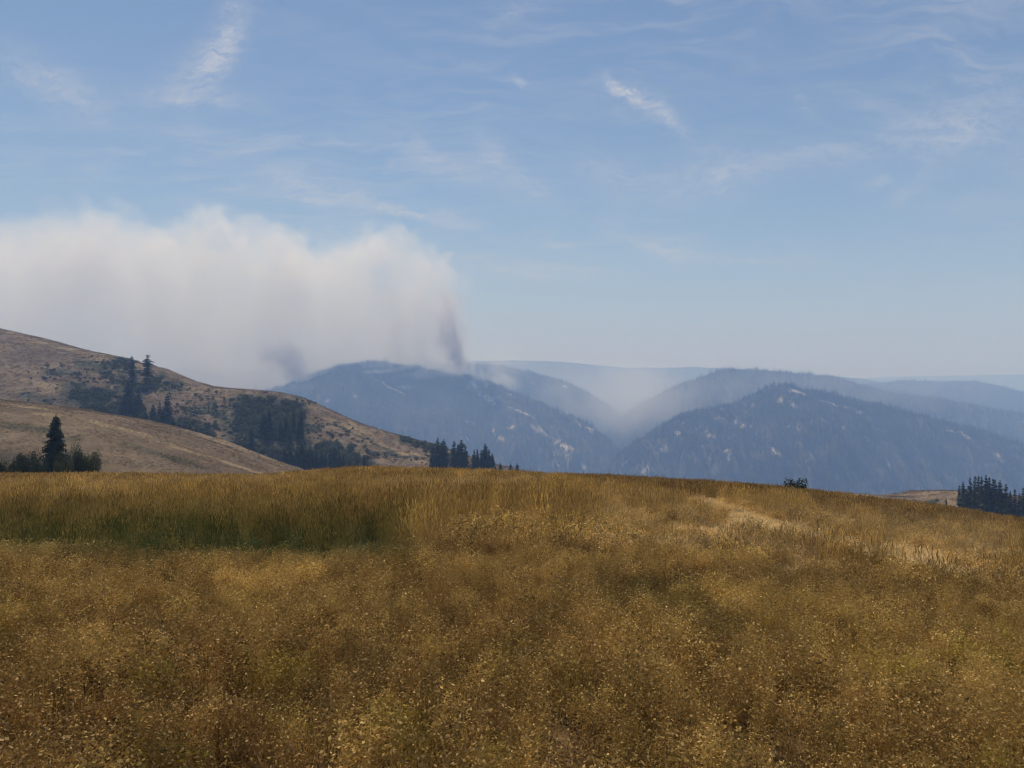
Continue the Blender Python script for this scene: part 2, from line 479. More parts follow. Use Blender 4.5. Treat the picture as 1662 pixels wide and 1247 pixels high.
plat = Hill('plateau', [(300, 606, 9600), (600, 596, 9500), (700, 590, 9500), (760, 587, 9500), (830, 585, 9400), (900, 587, 9300), (950, 591, 9300), (1010, 597, 9300), (1060, 598, 9300), (1120, 596, 9300), (1200, 599, 9200), (1300, 607, 9000),
            (1400, 615, 8900), (1440, 623, 8800), (1500, 632, 8800), (1700, 645, 8700)], .30, 120, 3200, 1200, 60, 120, (1100, 1500), 107, 10, fgm, mountain_paint([], .42, 109))
rfar = Hill('distant_hills', [(1340, 640, 6700), (1400, 627, 6700), (1440, 622, 6700), (1470, 619, 6700), (1530, 621, 6650), (1580, 619.5, 6600), (1620, 628, 6550), (1662, 638, 6500), (1760, 652, 6400)],
            .30, 100, 2200, 1200, 50, 100, (900, 1200), 111, 8, fgm, mountain_paint([], .38, 113))
vfar = Hill('horizon_hills', [(-400, 605, 15000), (500, 606, 15000), (1000, 608, 15000), (1300, 614, 15000), (1380, 615, 15000), (1450, 612, 15000), (1540, 610, 14800), (1662, 608, 14500), (2000, 606, 14500)],
            .25, 160, 4000, 1500, 120, 120, (1800, 2200), 117, 10, fgm, mountain_paint([], .5, 119))

# ------------------------------------------------------------------ the meadow
CREST_X = [-400, -100, 0, 200, 430, 480, 560, 600, 700, 800, 950, 1100, 1200, 1290, 1400, 1500, 1560, 1662, 1800, 2100]
CREST_Y = [780, 774, 774, 773, 776, 771, 765, 763, 765, 768, 775, 783, 789, 797, 811, 821, 829, 846, 866, 900]
HG, YC = 1.45, 78.0
CQ = HG / YC ** 2


def field_z(x, y):
    x, y = np.asarray(x, float), np.asarray(y, float)
    yy = np.maximum(y, 4.0)
    u = CX + F * x / yy
    k = (np.interp(u, CREST_X, CREST_Y) - HY) / F - 2 * math.sqrt(HG * CQ)
    ycl = np.maximum(y, 0.0)
    z = -k * ycl - CQ * ycl * ycl
    back = np.maximum(y - 130, 0)
    z = z - 0.0009 * back ** 2
    w = sst(4, 25, y)
    return z + w * (.16 * fbm(x / 9, y / 13, 3, 201) + .05 * fbm(x / 2.2, y / 2.2, 2, 205)) - .02 * np.minimum(y, 0) * 0


def field_paint(x, y):
    """what grows where: golden (0 brown .. 1 straw), green, pale (lodged straw), dark (rusty brown), yellow-green"""
    px, py = to_px(x, y, field_z(x, y) + .42)
    big_n = fbm(x / 7, y / 16, 4, 211)
    mid_n = fbm(x / 2.2, y / 3.5, 4, 215)
    gold = np.clip(.42 + .5 * big_n + .35 * mid_n + .18 * sst(1000, 800, py) - .12 * sst(1050, 1240, py), 0, 1)
    wx, wy = px + 26 * mid_n + 50 * big_n, py + 16 * mid_n + 16 * big_n
    gr = 1.0 * blob_mask(wx, wy, [(40, 860, 610, 863, 19)])
    gr = np.maximum(gr, .75 * blob_mask(wx, wy, [(-300, 858, 60, 858, 30), (200, 848, 640, 854, 22)]))
    gr = np.maximum(gr, .42 * blob_mask(wx, wy, [(-300, 856, 640, 856, 44)]))
    gr = gr * (1 - sst(590, 770, px + 60 * mid_n + 60 * big_n))
    gr = np.maximum(gr, .26 * blob_mask(wx, wy, [(980, 945, 1150, 955, 22), (1130, 985, 1200, 995, 14), (960, 905, 1010, 910, 8), (1060, 930, 1110, 940, 12)]))
    wx2, wy2 = px + 14 * mid_n, py + 5 * mid_n
    pale = blob_mask(wx2, wy2, [(1130, 806, 1165, 812, 8), (1165, 812, 1215, 832, 6), (1090, 800, 1150, 806, 4), (1180, 836, 1330, 850, 7), (1080, 840, 1180, 846, 6),
                                (1290, 846, 1390, 874, 11), (1380, 872, 1450, 893, 12), (1440, 890, 1540, 892, 12), (1180, 828, 1300, 850, 8), (1230, 838, 1236, 858, 4), (1170, 842, 1176, 862, 4), (1430, 870, 1530, 885, 5),
                                (1560, 905, 1640, 905, 6), (1340, 830, 1400, 862, 4), (500, 777, 560, 782, 4), (0, 796, 220, 800, 3), (1260, 905, 1330, 900, 8), (1520, 895, 1560, 912, 7), (1030, 858, 1180, 862, 9), (1140, 800, 1290, 845, 4)])
    streak = fbm(x / 1.2 + y / 14, y / 30 - x / 60, 4, 221)
    pale = np.clip(pale * (2.0 + 2.6 * streak), 0, 1)
    pale = np.maximum(pale, .8 * sst(.10, .35, streak) * blob_mask(px, py, [(1000, 845, 1560, 885, 40), (450, 780, 900, 775, 9), (560, 930, 600, 925, 30)]))
    pale = np.maximum(pale, np.clip(.22 + .5 * streak, 0, .5) * blob_mask(wx, wy, [(1000, 840, 1620, 885, 42), (-100, 790, 900, 785, 10)]))
    dark = blob_mask(wx, wy, [(950, 782, 1290, 800, 9), (1130, 878, 1330, 885, 11), (1320, 815, 1662, 852, 9), (720, 880, 1000, 885, 8), (1000, 930, 1400, 940, 16)]) * .8
    yel = sst(.18, .42, fbm(x / .7, y / 1.0, 3, 231)) * sst(900, 1080, py)
    return gold, gr, pale, dark, yel, px, py


fx = np.concatenate((-np.geomspace(.4, 130, 150)[::-1], [0], np.geomspace(.4, 130, 150)))
fyv = np.concatenate((np.linspace(-25, 0, 12), np.linspace(.5, 20, 90), np.linspace(20.4, 130, 180), np.linspace(131.5, 210, 30)))
FX, FY = np.meshgrid(fx, fyv, indexing='ij')
FZ = field_z(FX, FY)
nx, ny = FX.shape
ii = np.arange(nx * ny).reshape(nx, ny)
ff = np.stack((ii[:-1, :-1], ii[1:, :-1], ii[1:, 1:], ii[:-1, 1:]), -1).reshape(-1, 4)
fv = np.stack((FX, FY, FZ), -1).reshape(-1, 3)
ga, gr_, pa, dk, ye, _, _ = field_paint(fv[:, 0], fv[:, 1])
mm, m_, mb = material('meadow_soil', 0.95)
mp = m_.n('ShaderNodeNewGeometry').outputs['Position']
mn = m_.noise(mp, 5.0, 8, .7)
mc = m_.mix(m_.mapr(mn, .38, .62), (0.060, 0.036, 0.016), (0.15, 0.092, 0.040))
mc = m_.mix(m_.m('MULTIPLY', m_.attr('green'), .8), mc, (0.030, 0.036, 0.012))
mc = m_.mix(m_.m('MULTIPLY', m_.attr('pale'), .8), mc, (0.42, 0.31, 0.15))
m_.put(mb.inputs['Base Color'], mc)
field = tag(link('meadow', mesh('meadow', fv, ff, {'green': gr_, 'pale': pa}, True), mm), kind='structure')

exec_parts = True
# ------------------------------------------------------------------ scattering of what nobody could count
_groups = {}


def scatter(name, protos, pts, rot, scl, idx, attrs):
    """points carrying turned and scaled copies of the prototypes"""
    me = mesh(name, pts, [], attrs)
    a = me.attributes.new('rot', 'FLOAT_VECTOR', 'POINT')
    a.data.foreach_set('vector', np.asarray(rot, np.float32).ravel())
    a = me.attributes.new('scl', 'FLOAT_VECTOR', 'POINT')
    a.data.foreach_set('vector', np.asarray(scl, np.float32).ravel())
    a = me.attributes.new('pick', 'INT', 'POINT')
    a.data.foreach_set('value', np.asarray(idx, np.int32))
    o = link(name, me)
    t = bpy.data.node_groups.new(name + '_nodes', 'GeometryNodeTree')
    t.interface.new_socket('Geometry', in_out='INPUT', socket_type='NodeSocketGeometry')
    t.interface.new_socket('Geometry', in_out='OUTPUT', socket_type='NodeSocketGeometry')
    gi, go = t.nodes.new('NodeGroupInput'), t.nodes.new('NodeGroupOutput')
    ip = t.nodes.new('GeometryNodeInstanceOnPoints')
    ci = t.nodes.new('GeometryNodeCollectionInfo')
    ci.inputs[0].default_value = protos
    ci.inputs[1].default_value = True
    ci.inputs[2].default_value = True

    def named(nm, ty):
        q = t.nodes.new('GeometryNodeInputNamedAttribute')
        q.data_type = ty
        q.inputs[0].default_value = nm
        return q.outputs[0]
    L = t.links.new
    L(gi.outputs[0], ip.inputs['Points'])
    L(ci.outputs[0], ip.inputs['Instance'])
    ip.inputs['Pick Instance'].default_value = True
    L(named('pick', 'INT'), ip.inputs['Instance Index'])
    e2r = t.nodes.new('FunctionNodeEulerToRotation')
    L(named('rot', 'FLOAT_VECTOR'), e2r.inputs[0])
    L(e2r.outputs[0], ip.inputs['Rotation'])
    L(named('scl', 'FLOAT_VECTOR'), ip.inputs['Scale'])
    L(ip.outputs[0], go.inputs[0])
    md = o.modifiers.new('scatter', 'NODES')
    md.node_group = t
    o['kind'] = 'stuff'
    return o


def proto_coll(name, meshes, mat):
    c = bpy.data.collections.new(name)
    for i, me in enumerate(meshes):
        if not me.materials:
            me.materials.append(mat)
        c.objects.link(bpy.data.objects.new('%s_%02d' % (name, i), me))
    return c


# ------------------------------------------------------------------ conifers and shrubs
def conifer_mats():
    def needles(n):
        oi = n.n('ShaderNodeObjectInfo').outputs['Random']
        p = n.n('ShaderNodeNewGeometry').outputs['Position']
        c = n.mix(n.mapr(n.noise(p, 0.9, 4, .6), .35, .65), (0.022, 0.034, 0.018), (0.052, 0.068, 0.031))
        return n.mix(n.m('MULTIPLY', oi, .35), c, (0.045, 0.050, 0.022))
    nd = leafy('conifer_needles', needles, .15, .75)
    bk, n, b = material('bark')
    n.put(b.inputs['Base Color'], n.mix(n.mapr(n.noise(n.n('ShaderNodeTexCoord').outputs['Object'], 6, 5, .7), .4, .6), (0.05, 0.036, 0.026), (0.13, 0.095, 0.07)))
    return nd, bk


NEEDLE, BARK = conifer_mats()


def conifer_crown(seed, whorls=24, per=8, taper=.85, droop=.35, gap=.08, low=.06, spread=.19, sprays=6, lump=0.0):
    """crown of a conifer one unit tall: whorls of drooping boughs, each a row of needle sprays"""
    r = random.Random(seed)
    V, Fc = [], []
    for w in range(whorls):
        t = (w + r.random() * .7) / whorls
        z = low + (0.985 - low) * t
        prof = .014 + spread * (1 - t) ** taper * min(1.0, .55 + 2.2 * t)
        prof *= 1 + lump * math.sin(t * 17 + seed)
        for b in range(per):
            if r.random() < gap:
                continue
            a = 2 * math.pi * (b + r.random()) / per + w * 1.3
            ln = max(.012, prof * r.uniform(.55, 1.18))
            ca, sa = math.cos(a), math.sin(a)
            up = r.uniform(-.05, .22) + .4 * t
            pts = []
            for k in range(sprays + 1):
                q = k / sprays
                rr = ln * q
                pts.append((rr, z + up * rr - droop * rr * q * 1.2))
            for k in range(sprays):
                q = (k + .5) / sprays
                wid = ln * .52 * (1.12 - .8 * q) * r.uniform(.7, 1.35) + .009
                r0, z0 = pts[k]
                r1, z1 = pts[k + 1]
                for sgn in (-1, 1):
                    i = len(V)
                    V.append((ca * r0, sa * r0, z0))
                    V.append((ca * r1, sa * r1, z1))
                    er, ez = r1 + ln * .10, z1 - wid * r.uniform(.1, .9)
                    V.append((ca * er - sa * wid * sgn, sa * er + ca * wid * sgn, ez))
                    Fc.append((i, i + 1, i + 2))
                    if True:
                        V.append((ca * (r0 + r1) / 2 - sa * wid * .45 * sgn, sa * (r0 + r1) / 2 + ca * wid * .45 * sgn, z0 - .012 - wid * r.uniform(.5, 1.2)))
                        Fc.append((i, i + 1, i + 3))
    for k in range(5):
        a = k * 1.26
        i = len(V)
        V += [(math.cos(a) * .012, math.sin(a) * .012, .95), (-math.sin(a) * .01, math.cos(a) * .01, .95), (0, 0, 1.0)]
        Fc.append((i, i + 1, i + 2))
    return V, Fc


def trunk_mesh(name, r0, h, seg=7, stubs=0, seed=1):
    rr = random.Random(seed)
    V, Fc = [], []
    lv = [0, .04, .3, .6, .9, 1.0]
    rad = [1.5, 1.1, .85, .55, .22, .05]
    for l, q in zip(lv, rad):
        for k in range(seg):
            a = 2 * math.pi * k / seg
            V.append((r0 * q * math.cos(a), r0 * q * math.sin(a), l * h))
    for j in range(len(lv) - 1):
        for k in range(seg):
            Fc.append((j * seg + k, j * seg + (k + 1) % seg, (j + 1) * seg + (k + 1) % seg, (j + 1) * seg + k))
    for _ in range(stubs):
        z, a, ln = h * rr.uniform(.08, .9), rr.uniform(0, 6.28), rr.uniform(.05, .14) * (1 if stubs < 15 else 1.2)
        i = len(V)
        w = r0 * .3
        ca, sa = math.cos(a), math.sin(a)
        V += [(-sa * w, ca * w, z), (sa * w, -ca * w, z), (0, 0, z + 2 * w), (ca * ln, sa * ln, z + ln * rr.uniform(-.2, .4))]
        Fc += [(i, i + 1, i + 3), (i + 1, i + 2, i + 3), (i + 2, i, i + 3)]
    return mesh(name, V, Fc)


CROWNS = []
for k, kw in enumerate([dict(whorls=26, per=8, taper=.7), dict(whorls=24, per=7, taper=.6, spread=.16, gap=.1), dict(whorls=22, per=8, taper=.5, spread=.18, gap=.16, low=.08, lump=.15), dict(whorls=26, per=8, taper=.75, spread=.22, droop=.45),
                        dict(whorls=18, per=8, taper=.4, spread=.15, gap=.2, low=.14, lump=.3), dict(whorls=24, per=8, taper=.6, spread=.14, gap=.08)]):
    V, Fc = conifer_crown(300 + k, sprays=4, **kw)
    me = mesh('crown', V, Fc)
    me.materials.append(NEEDLE)
    CROWNS.append(me)
TRUNK = trunk_mesh('trunk', .016, .97, stubs=12)
TRUNK.materials.append(BARK)
PINE_C = []
V, Fc = conifer_crown(911, whorls=34, per=11, taper=.6, spread=.2, gap=.12, droop=.5, sprays=6, low=.02)
me = mesh('crown', V, Fc)
me.materials.append(NEEDLE)
BIGCROWN = me


def conifer(name, loc, h, label, cat, group, kind=None, wid=1.0, crown=None):
    root = bpy.data.objects.new(name, None)
    COL.objects.link(root)
    root.empty_display_size = 1
    root.location = loc
    root.rotation_euler = (R(random.uniform(-1.5, 1.5)), R(random.uniform(-1.5, 1.5)), random.uniform(0, 6.28))
    root.scale = (h * wid, h * wid, h)
    tag(root, label, cat, group)
    c = link('crown', crown or CROWNS[random.randrange(len(CROWNS)) if kind is None else kind], None, root)
    t = link('trunk', TRUNK, None, root)
    return root


ORD = ['first', 'second', 'third', 'fourth', 'fifth', 'sixth', 'seventh', 'eighth', 'ninth', 'tenth', 'eleventh', 'twelfth', 'thirteenth', 'fourteenth', 'fifteenth', 'sixteenth', 'seventeenth', 'eighteenth', 'nineteenth', 'twentieth',
       'twenty-first', 'twenty-second', 'twenty-third', 'twenty-fourth', 'twenty-fifth', 'twenty-sixth', 'twenty-seventh', 'twenty-eighth', 'twenty-ninth', 'thirtieth']


def stand(lst, hill, where, group):
    """lst: top x, top y, base y (photo), width, kind; named from left to right"""
    lst = sorted(lst)
    hs = [b - t for (_, t, b, *_r) in lst]
    for i, q in enumerate(lst):
        x, t, b, wdt, kd = q
        if hill is rhill:
            wdt, kd = wdt * .82, {2: 5, 4: 1}.get(kd, kd)
        p = hill.hit(x, b)
        k = 0
        while p is None and k < 60:
            k += 1
            p = hill.hit(x, b + (k if k % 2 else -k) * .5)
        if p is None:
            print('MISS', where, q)
            continue
        h = (b - t) / F * p.y
        name_i = ORD[i] + ' from left' if i else 'leftmost'
        size = 'tall' if hs[i] > 1.2 * sum(hs) / len(hs) else ('short' if hs[i] < .75 * sum(hs) / len(hs) else 'dark')
        conifer('conifer_tree', p - Vector((0, 0, .3)), h + .3, f'{size} conifer, {name_i} {where}', 'conifer', group, kd, wdt * (1.22 if hill is big else 1.0))


# the lone tree in front of the knoll
zz = float(field_z(pix(88, 780, 150)[0], 150.0))
pd = pix(88, 780, 150)
hh = (HY - 671) / F * 150 + ZC - zz
conifer('conifer_tree', Vector((pd[0], 150.0, zz - .1)), hh, 'large lone dark conifer standing by shrubs at the foot of the near grassy knoll', 'conifer', None, wid=1.0, crown=BIGCROWN)

stand([(215, 577, 622, .95, 1), (239, 575, 624, 1.1, 4)], big, 'of the two on the hill crest', 'conifers on the crest of the grassy hill')
stand([(207, 613, 684, .95, 0), (213, 610, 655, .9, 5), (226, 626, 690, .85, 1), (219, 640, 688, .8, 5), (248, 655, 690, 1.1, 3), (259, 652, 702, .85, 5), (271, 638, 700, .95, 0), (264, 662, 705, .9, 1), (201, 640, 682, .9, 3), (234, 655, 695, .85, 2)],
      big, 'of the stand on the slope below the crest trees', 'conifers on the slope of the grassy hill')
stand([(211, 672, 705, .9, 1), (224, 668, 712, .9, 5), (236, 664, 715, 1, 2), (246, 668, 718, .95, 1), (256, 675, 722, .9, 5), (268, 680, 726, 1, 0), (281, 676, 730, 1, 2), (291, 682, 734, .95, 1), (300, 680, 738, 1, 5), (309, 686, 741, 1, 2),
       (318, 690, 744, 1.1, 1), (328, 704, 748, 1.2, 2), (338, 710, 752, 1.2, 3)], big, 'of the row along the draw behind the knoll', 'conifers in the draw behind the knoll')
stand([(353, 709, 757, 1.25, 3), (368, 727, 762, 1.1, 3)], big, 'of the two apart from the thicket', 'conifers left of the large thicket')
stand([(408, 690, 725, 1.0, 1), (427, 668, 706, 1.1, 2), (436, 662, 702, 1.05, 2), (464, 671, 712, .9, 0), (471, 690, 740, .8, 1), (488, 661, 713, 1.0, 5), (455, 680, 712, .9, 1), (476, 668, 700, .8, 2)],
      big, 'among the green thicket on the hill', 'conifers in the hillside thicket')
stand([(442, 738, 772, 1.1, 3), (452, 733, 773, 1.1, 1), (462, 724, 774, 1.0, 0), (471, 718, 774, 1.0, 1), (481, 728, 774, 1.0, 2), (491, 715, 774, 1.15, 0), (499, 730, 774, 1, 1), (505, 722, 774, 1.05, 2), (513, 729, 773, 1, 5), (521, 731, 773, 1.0, 0), (528, 735, 772, 1.0, 3),
       (536, 725, 772, .9, 1), (543, 723, 772, 1.05, 0), (551, 731, 771, 1.0, 5), (558, 738, 770, 1.1, 2), (567, 742, 769, 1.1, 3), (578, 744, 768, 1.1, 3), (592, 738, 766, 1.3, 3)],
      big, 'of the row at the foot of the hillside thicket', 'conifers at the foot of the hill')
stand([(703, 722, 763, .9, 2), (711, 710, 764, .95, 1), (716, 717, 764, .8, 5), (721, 712, 764, .95, 0), (736, 715, 765, 1.0, 1), (744, 720, 765, .95, 5), (750, 713, 765, 1.05, 2), (756, 722, 766, .9, 1)],
      big, 'of the group beyond the middle of the meadow', 'conifers beyond the meadow crest')
stand([(769, 729, 767, .9, 1), (775, 728, 767, .8, 5), (781, 730, 767, .9, 2), (788, 719, 767, 1.05, 0), (793, 729, 768, .9, 1), (799, 735, 768, 1.0, 3), (812, 751, 769, 1.2, 3), (829, 752, 769, 1.15, 4), (839, 752, 770, 1.2, 4), (849, 761, 772, 1.1, 3)],
      big, 'of the smaller group right of the middle trees', 'small conifers right of the middle group')
stand([(1488, 811, 822, 1.4, 3), (1536, 807, 828, .9, 1)], rhill, 'of the two small ones left of the grove', 'small conifers left of the grove')
stand([(1557, 787, 832, 1.0, 2), (1564, 781, 834, 1.0, 0), (1575, 774, 836, .85, 1), (1581, 771, 838, .9, 5), (1587, 771, 839, .85, 2), (1594, 772, 841, .9, 1), (1602, 770, 842, .95, 0), (1607, 773, 843, .8, 5), (1610, 775, 844, .9, 2), (1616, 777, 846, .9, 1),
       (1622, 778, 847, .95, 0), (1632, 784, 850, 1.0, 4), (1639, 796, 852, .9, 3), (1648, 793, 853, .95, 2), (1656, 800, 854, .9, 0), (1661, 790, 856, .8, 5), (1669, 787, 857, .9, 1), (1599, 790, 844, 1., 3), (1626, 797, 849, 1.1, 2), (1570, 792, 837, 1., 3)],
      rhill, 'of the dark grove behind the right of the meadow', 'conifers of the grove at the right')

# dead snag on the hill
p = big.hit(338, 669)
sn = link('dead_tree', trunk_mesh('dead_tree', .022, 1.0, stubs=22, seed=5), BARK)
sn.location = p
sn.scale = (16, 16, 31 / F * p.y)
tag(sn, 'bare dead tree trunk on the brown slope right of the tree-filled draw', 'dead tree')


def shrub_mesh(seed, n=420, squash=.75, leaf=.07):
    r = np.random.default_rng(seed)
    nl = 9
    cs = np.stack((r.uniform(-.55, .55, nl), r.uniform(-.55, .55, nl), r.uniform(.25, .72, nl) * squash), -1)
    rs = r.uniform(.24, .42, nl)
    V, Fc = [], []
    for i in range(n):
        c = r.integers(nl)
        d = r.normal(size=3)
        d /= np.linalg.norm(d)
        p_ = cs[c] + d * rs[c] * r.uniform(.62, 1.08)
        if p_[2] < .0:
            p_[2] = abs(p_[2]) * .5
        a = r.normal(size=3)
        a -= d * a.dot(d) * .6
        a /= np.linalg.norm(a)
        b = np.cross(d + r.normal(size=3) * .5, a)
        b /= np.linalg.norm(b)
        s_ = leaf * r.uniform(.6, 1.5)
        k = len(V)
        V += [p_ - a * s_, p_ + b * s_ * .55, p_ + a * s_, p_ - b * s_ * .55]
        Fc.append((k, k + 1, k + 2, k + 3))
    return np.array(V), np.array(Fc)


def stem_mesh(seed, n=9):
    r = random.Random(seed)
    V, Fc = [], []
    for _ in range(n):
        a, l = r.uniform(0, 6.28), r.uniform(.4, .85)
        p0 = Vector((0, 0, 0))
        p1 = Vector((math.cos(a) * l * .6, math.sin(a) * l * .6, l * .8))
        w = .02
        i = len(V)
        sx, sy = -math.sin(a) * w, math.cos(a) * w
        V += [(sx, sy, 0), (-sx, -sy, 0), (0, 0, .04), (p1.x, p1.y, p1.z)]
        Fc += [(i, i + 1, i + 3), (i + 1, i + 2, i + 3), (i + 2, i, i + 3)]
    return mesh('stem', V, Fc)


def shrub_col(n):
    oi = n.n('ShaderNodeObjectInfo').outputs['Random']
    p = n.n('ShaderNodeNewGeometry').outputs['Position']
    c = n.mix(n.mapr(n.noise(p, .35, 4, .6), .35, .65), (0.026, 0.040, 0.020), (0.062, 0.078, 0.034))
    return n.mix(n.m('MULTIPLY', n.m('POWER', oi, 1.6), .85), c, (0.105, 0.112, 0.052))


SHRUBM = leafy('shrub_leaves', shrub_col, .2, .65)
SH = []
for k in range(5):
    V, Fc = shrub_mesh(500 + k)
    me = mesh('foliage', V, Fc)
    me.materials.append(SHRUBM)
    SH.append(me)
SHN = []
for k in range(3):
    V, Fc = shrub_mesh(540 + k, 5000, .75, .026)
    me = mesh('foliage', V, Fc)
    me.materials.append(SHRUBM)
    SHN.append(me)
STEM = stem_mesh(3)
STEM.materials.append(BARK)


def shrub(loc, w, h, label, group=None, me=None, name='shrub', d=None):
    root = bpy.data.objects.new(name, None)
    COL.objects.link(root)
    root.location = loc
    root.rotation_euler = (0, 0, random.uniform(-.5, .5))
    root.scale = (w / 1.7, (d or w) / 1.7, h / .85)
    tag(root, label, 'shrub', group)
    link('foliage', me or random.choice(SH), None, root)
    link('stem', STEM, None, root)
    return root


# dark bush on the crest of the meadow, with bare twigs
bx0, by0 = pix(1297, 800, 68)[0], 68.0
V, Fc = shrub_mesh(77, 1500, .95, .05)
bme = mesh('foliage', V, Fc)
bmat = leafy('dark_bush_leaves', lambda n: n.mix(n.mapr(n.noise(n.n('ShaderNodeTexCoord').outputs['Object'], 6, 4), .4, .6), (0.022, 0.032, 0.010), (0.055, 0.060, 0.018)), .2)
bme.materials.append(bmat)
bush = shrub(Vector((bx0, by0, float(field_z(bx0, by0)) + .1)), 2.9, (HY - 784) / F * 68 + ZC - float(field_z(bx0, by0)) + .14, 'small dark green bush with bare twigs on the crest of the meadow', me=bme)
tw = []
Vt, Ft = [], []
rr = random.Random(4)
for k in range(12):
    x0, l = rr.uniform(-.6, -.05), rr.uniform(.45, .8)
    a = rr.uniform(-.5, .3)
    i = len(Vt)
    for (q, ww) in ((0, .012), (1, .004)):
        Vt += [(x0 + a * q * l - ww, -.2, .3 + q * l * .8), (x0 + a * q * l + ww, -.2, .3 + q * l * .8), (x0 + a * q * l, -.2 + ww, .3 + q * l * .8)]
    Ft += [(i, i + 1, i + 4, i + 3), (i + 1, i + 2, i + 5, i + 4), (i + 2, i, i + 3, i + 5)]
    for b in range(4):
        q = rr.uniform(.5, 1)
        i = len(Vt)
        cx_, cz_ = x0 + a * q * l, .3 + q * l * .8
        Vt += [(cx_, -.2, cz_), (cx_ + rr.uniform(-.13, .13), -.2 + rr.uniform(-.1, .1), cz_ + .1), (cx_ + rr.uniform(-.04, .04), -.2, cz_ + .05)]
        Ft.append((i, i + 1, i + 2))
link('twigs', mesh('twigs', Vt, Ft), BARK, bush)


def knoll_or_field(px, py, d):
    q = pix(px, py, d)
    zf = float(field_z(q[0], q[1]))
    hk = knoll.down(q[0], q[1])
    return Vector((q[0], q[1], max(zf, hk.z if hk else -1e9)))


for i, (px, top, d, w, lab) in enumerate([(10, 737, 118, 46, 'spreading green shrub at the left edge below the knoll'), (45, 730, 116, 40, 'rounded green shrub just left of the lone conifer'), (66, 742, 110, 28, 'low shrub touching the left side of the lone conifer'),
                                          (112, 727, 116, 40, 'green shrub touching the right side of the lone conifer'), (143, 731, 118, 44, 'dark rounded shrub right of the lone conifer, at the clump end'), (126, 716, 178, 30, 'small shrub above the clump right of the lone conifer'), (103, 744, 108, 30, 'low leafy shrub in front of the lone conifer on its right')]):
    b = knoll_or_field(px, 775, d)
    h = (HY - top) / F * d + ZC - b.z
    shrub(b, w / F * d, max(h, 1.0), lab, 'shrubs around the lone conifer', SHN[i % 3])

for (px, py, w, h, hill, lab) in [(125, 612, 14, 11, big, 'small dark shrub alone high on the left slope'), (71, 616, 11, 7, big, 'tiny brownish shrub farthest left on the upper slope'), (88, 617, 9, 5, big, 'tiny low shrub just right of the farthest left one'),
                                  (318, 672, 34, 10, big, 'long low shrub below the dead tree on the slope'), (300, 668, 8, 10, big, 'narrow upright shrub left of the long low shrub'), (608, 742, 16, 9, big, 'rounded shrub on the pale slope right of the foot row'),
                                  (590, 760, 22, 10, big, 'low shrub beside the last foot row conifer'), (1509, 822, 20, 9, rhill, 'oval dark shrub on the small far right hill'), (1521, 814, 7, 4, rhill, 'tiny shrub on the skyline of the far right hill'),
                                  (1545, 828, 14, 9, rhill, 'low shrub at the left foot of the grove'), (652, 712, 12, 5, big, 'low dark shrub near the hill skyline left of the middle trees')]:
    p = hill.hit(px, py)
    if p is None:
        p = hill.hit(px, py + 2)
    if p is None:
        print('MISS shrub', lab)
        continue
    shrub(p, w / F * p.y, h / F * p.y, lab, 'scattered shrubs on the hills')


# thickets: one mass of shrub crowns each
def thicket(name, hill, blobs, n, wpx, seed, jit=1.0):
    r = np.random.default_rng(seed)
    xs0 = min(min(b[0], b[2]) - b[4] for b in blobs)
    xs1 = max(max(b[0], b[2]) + b[4] for b in blobs)
    ys0 = min(min(b[1], b[3]) - b[4] for b in blobs)
    ys1 = max(max(b[1], b[3]) + b[4] for b in blobs)
    x, y = r.uniform(xs0, xs1, n * 6), r.uniform(ys0, ys1, n * 6)
    mk = blob_mask(x + 22 * fbm(x / 16, y / 12, 3, seed), y + 15 * fbm(x / 16 + 9, y / 12, 3, seed), blobs) * (fbm(x / 7, y / 5, 3, seed + 1) > -.33)
    P, Sx = [], []
    for a, b, m__ in zip(x, y, mk):
        if m__ < r.uniform(.2, .9):
            continue
        p = hill.hit(a, b)
        if p is None:
            continue
        P.append(p)
        s_ = wpx / F * p.y * r.uniform(.45, 1.45) / 1.7
        Sx.append((s_, s_, s_ * r.uniform(.8, 1.25)))
        if len(P) >= n:
            break
    P = np.array([tuple(p) for p in P])
    Sx = np.array(Sx)
    k = len(P)
    return tag(scatter(name, SHC, P, np.stack((r.normal(0, .1, k), r.normal(0, .1, k), r.uniform(0, 6.28, k)), -1), Sx, r.integers(0, 5, k), {'dummy': np.zeros(k)}), kind='stuff')


SHC = proto_coll('shrub_clump', SH, SHRUBM)
thicket('left_thicket', big, [(128, 640, 190, 684, 14), (195, 672, 320, 722, 12), (150, 642, 200, 660, 12), (285, 690, 335, 700, 10), (330, 716, 350, 740, 8), (205, 700, 330, 738, 9)], 520, 13.5, 601)
thicket('upper_scrub', big, [(178, 592, 212, 592, 9), (170, 612, 200, 628, 8), (225, 632, 265, 625, 6), (250, 610, 290, 630, 5)], 190, 7, 603)
thicket('large_thicket', big, [(392, 660, 480, 668, 12), (390, 690, 470, 700, 20), (395, 735, 440, 750, 20), (440, 740, 570, 748, 14), (520, 728, 590, 750, 9), (400, 675, 470, 690, 20)], 850, 13, 605)
thicket('hillside_scrub', big, [(345, 650, 520, 650, 10), (350, 680, 385, 730, 16), (490, 690, 560, 700, 16), (500, 716, 600, 726, 8), (600, 735, 690, 748, 6), (345, 640, 400, 700, 14)], 260, 6.5, 611)
thicket('draw_scrub', big, [(60, 606, 160, 612, 14), (110, 625, 150, 640, 10), (260, 630, 345, 665, 16), (30, 642, 90, 656, 8), (160, 590, 300, 640, 16), (280, 660, 350, 700, 14)], 250, 6.0, 613)
thicket('right_thicket', big, [(658, 714, 720, 728, 7), (690, 735, 720, 745, 8), (760, 750, 800, 758, 5)], 150, 7, 607)
thicket('grove_undergrowth', rhill, [(1560, 832, 1680, 852, 6), (1545, 826, 1570, 832, 3)], 120, 7, 609)


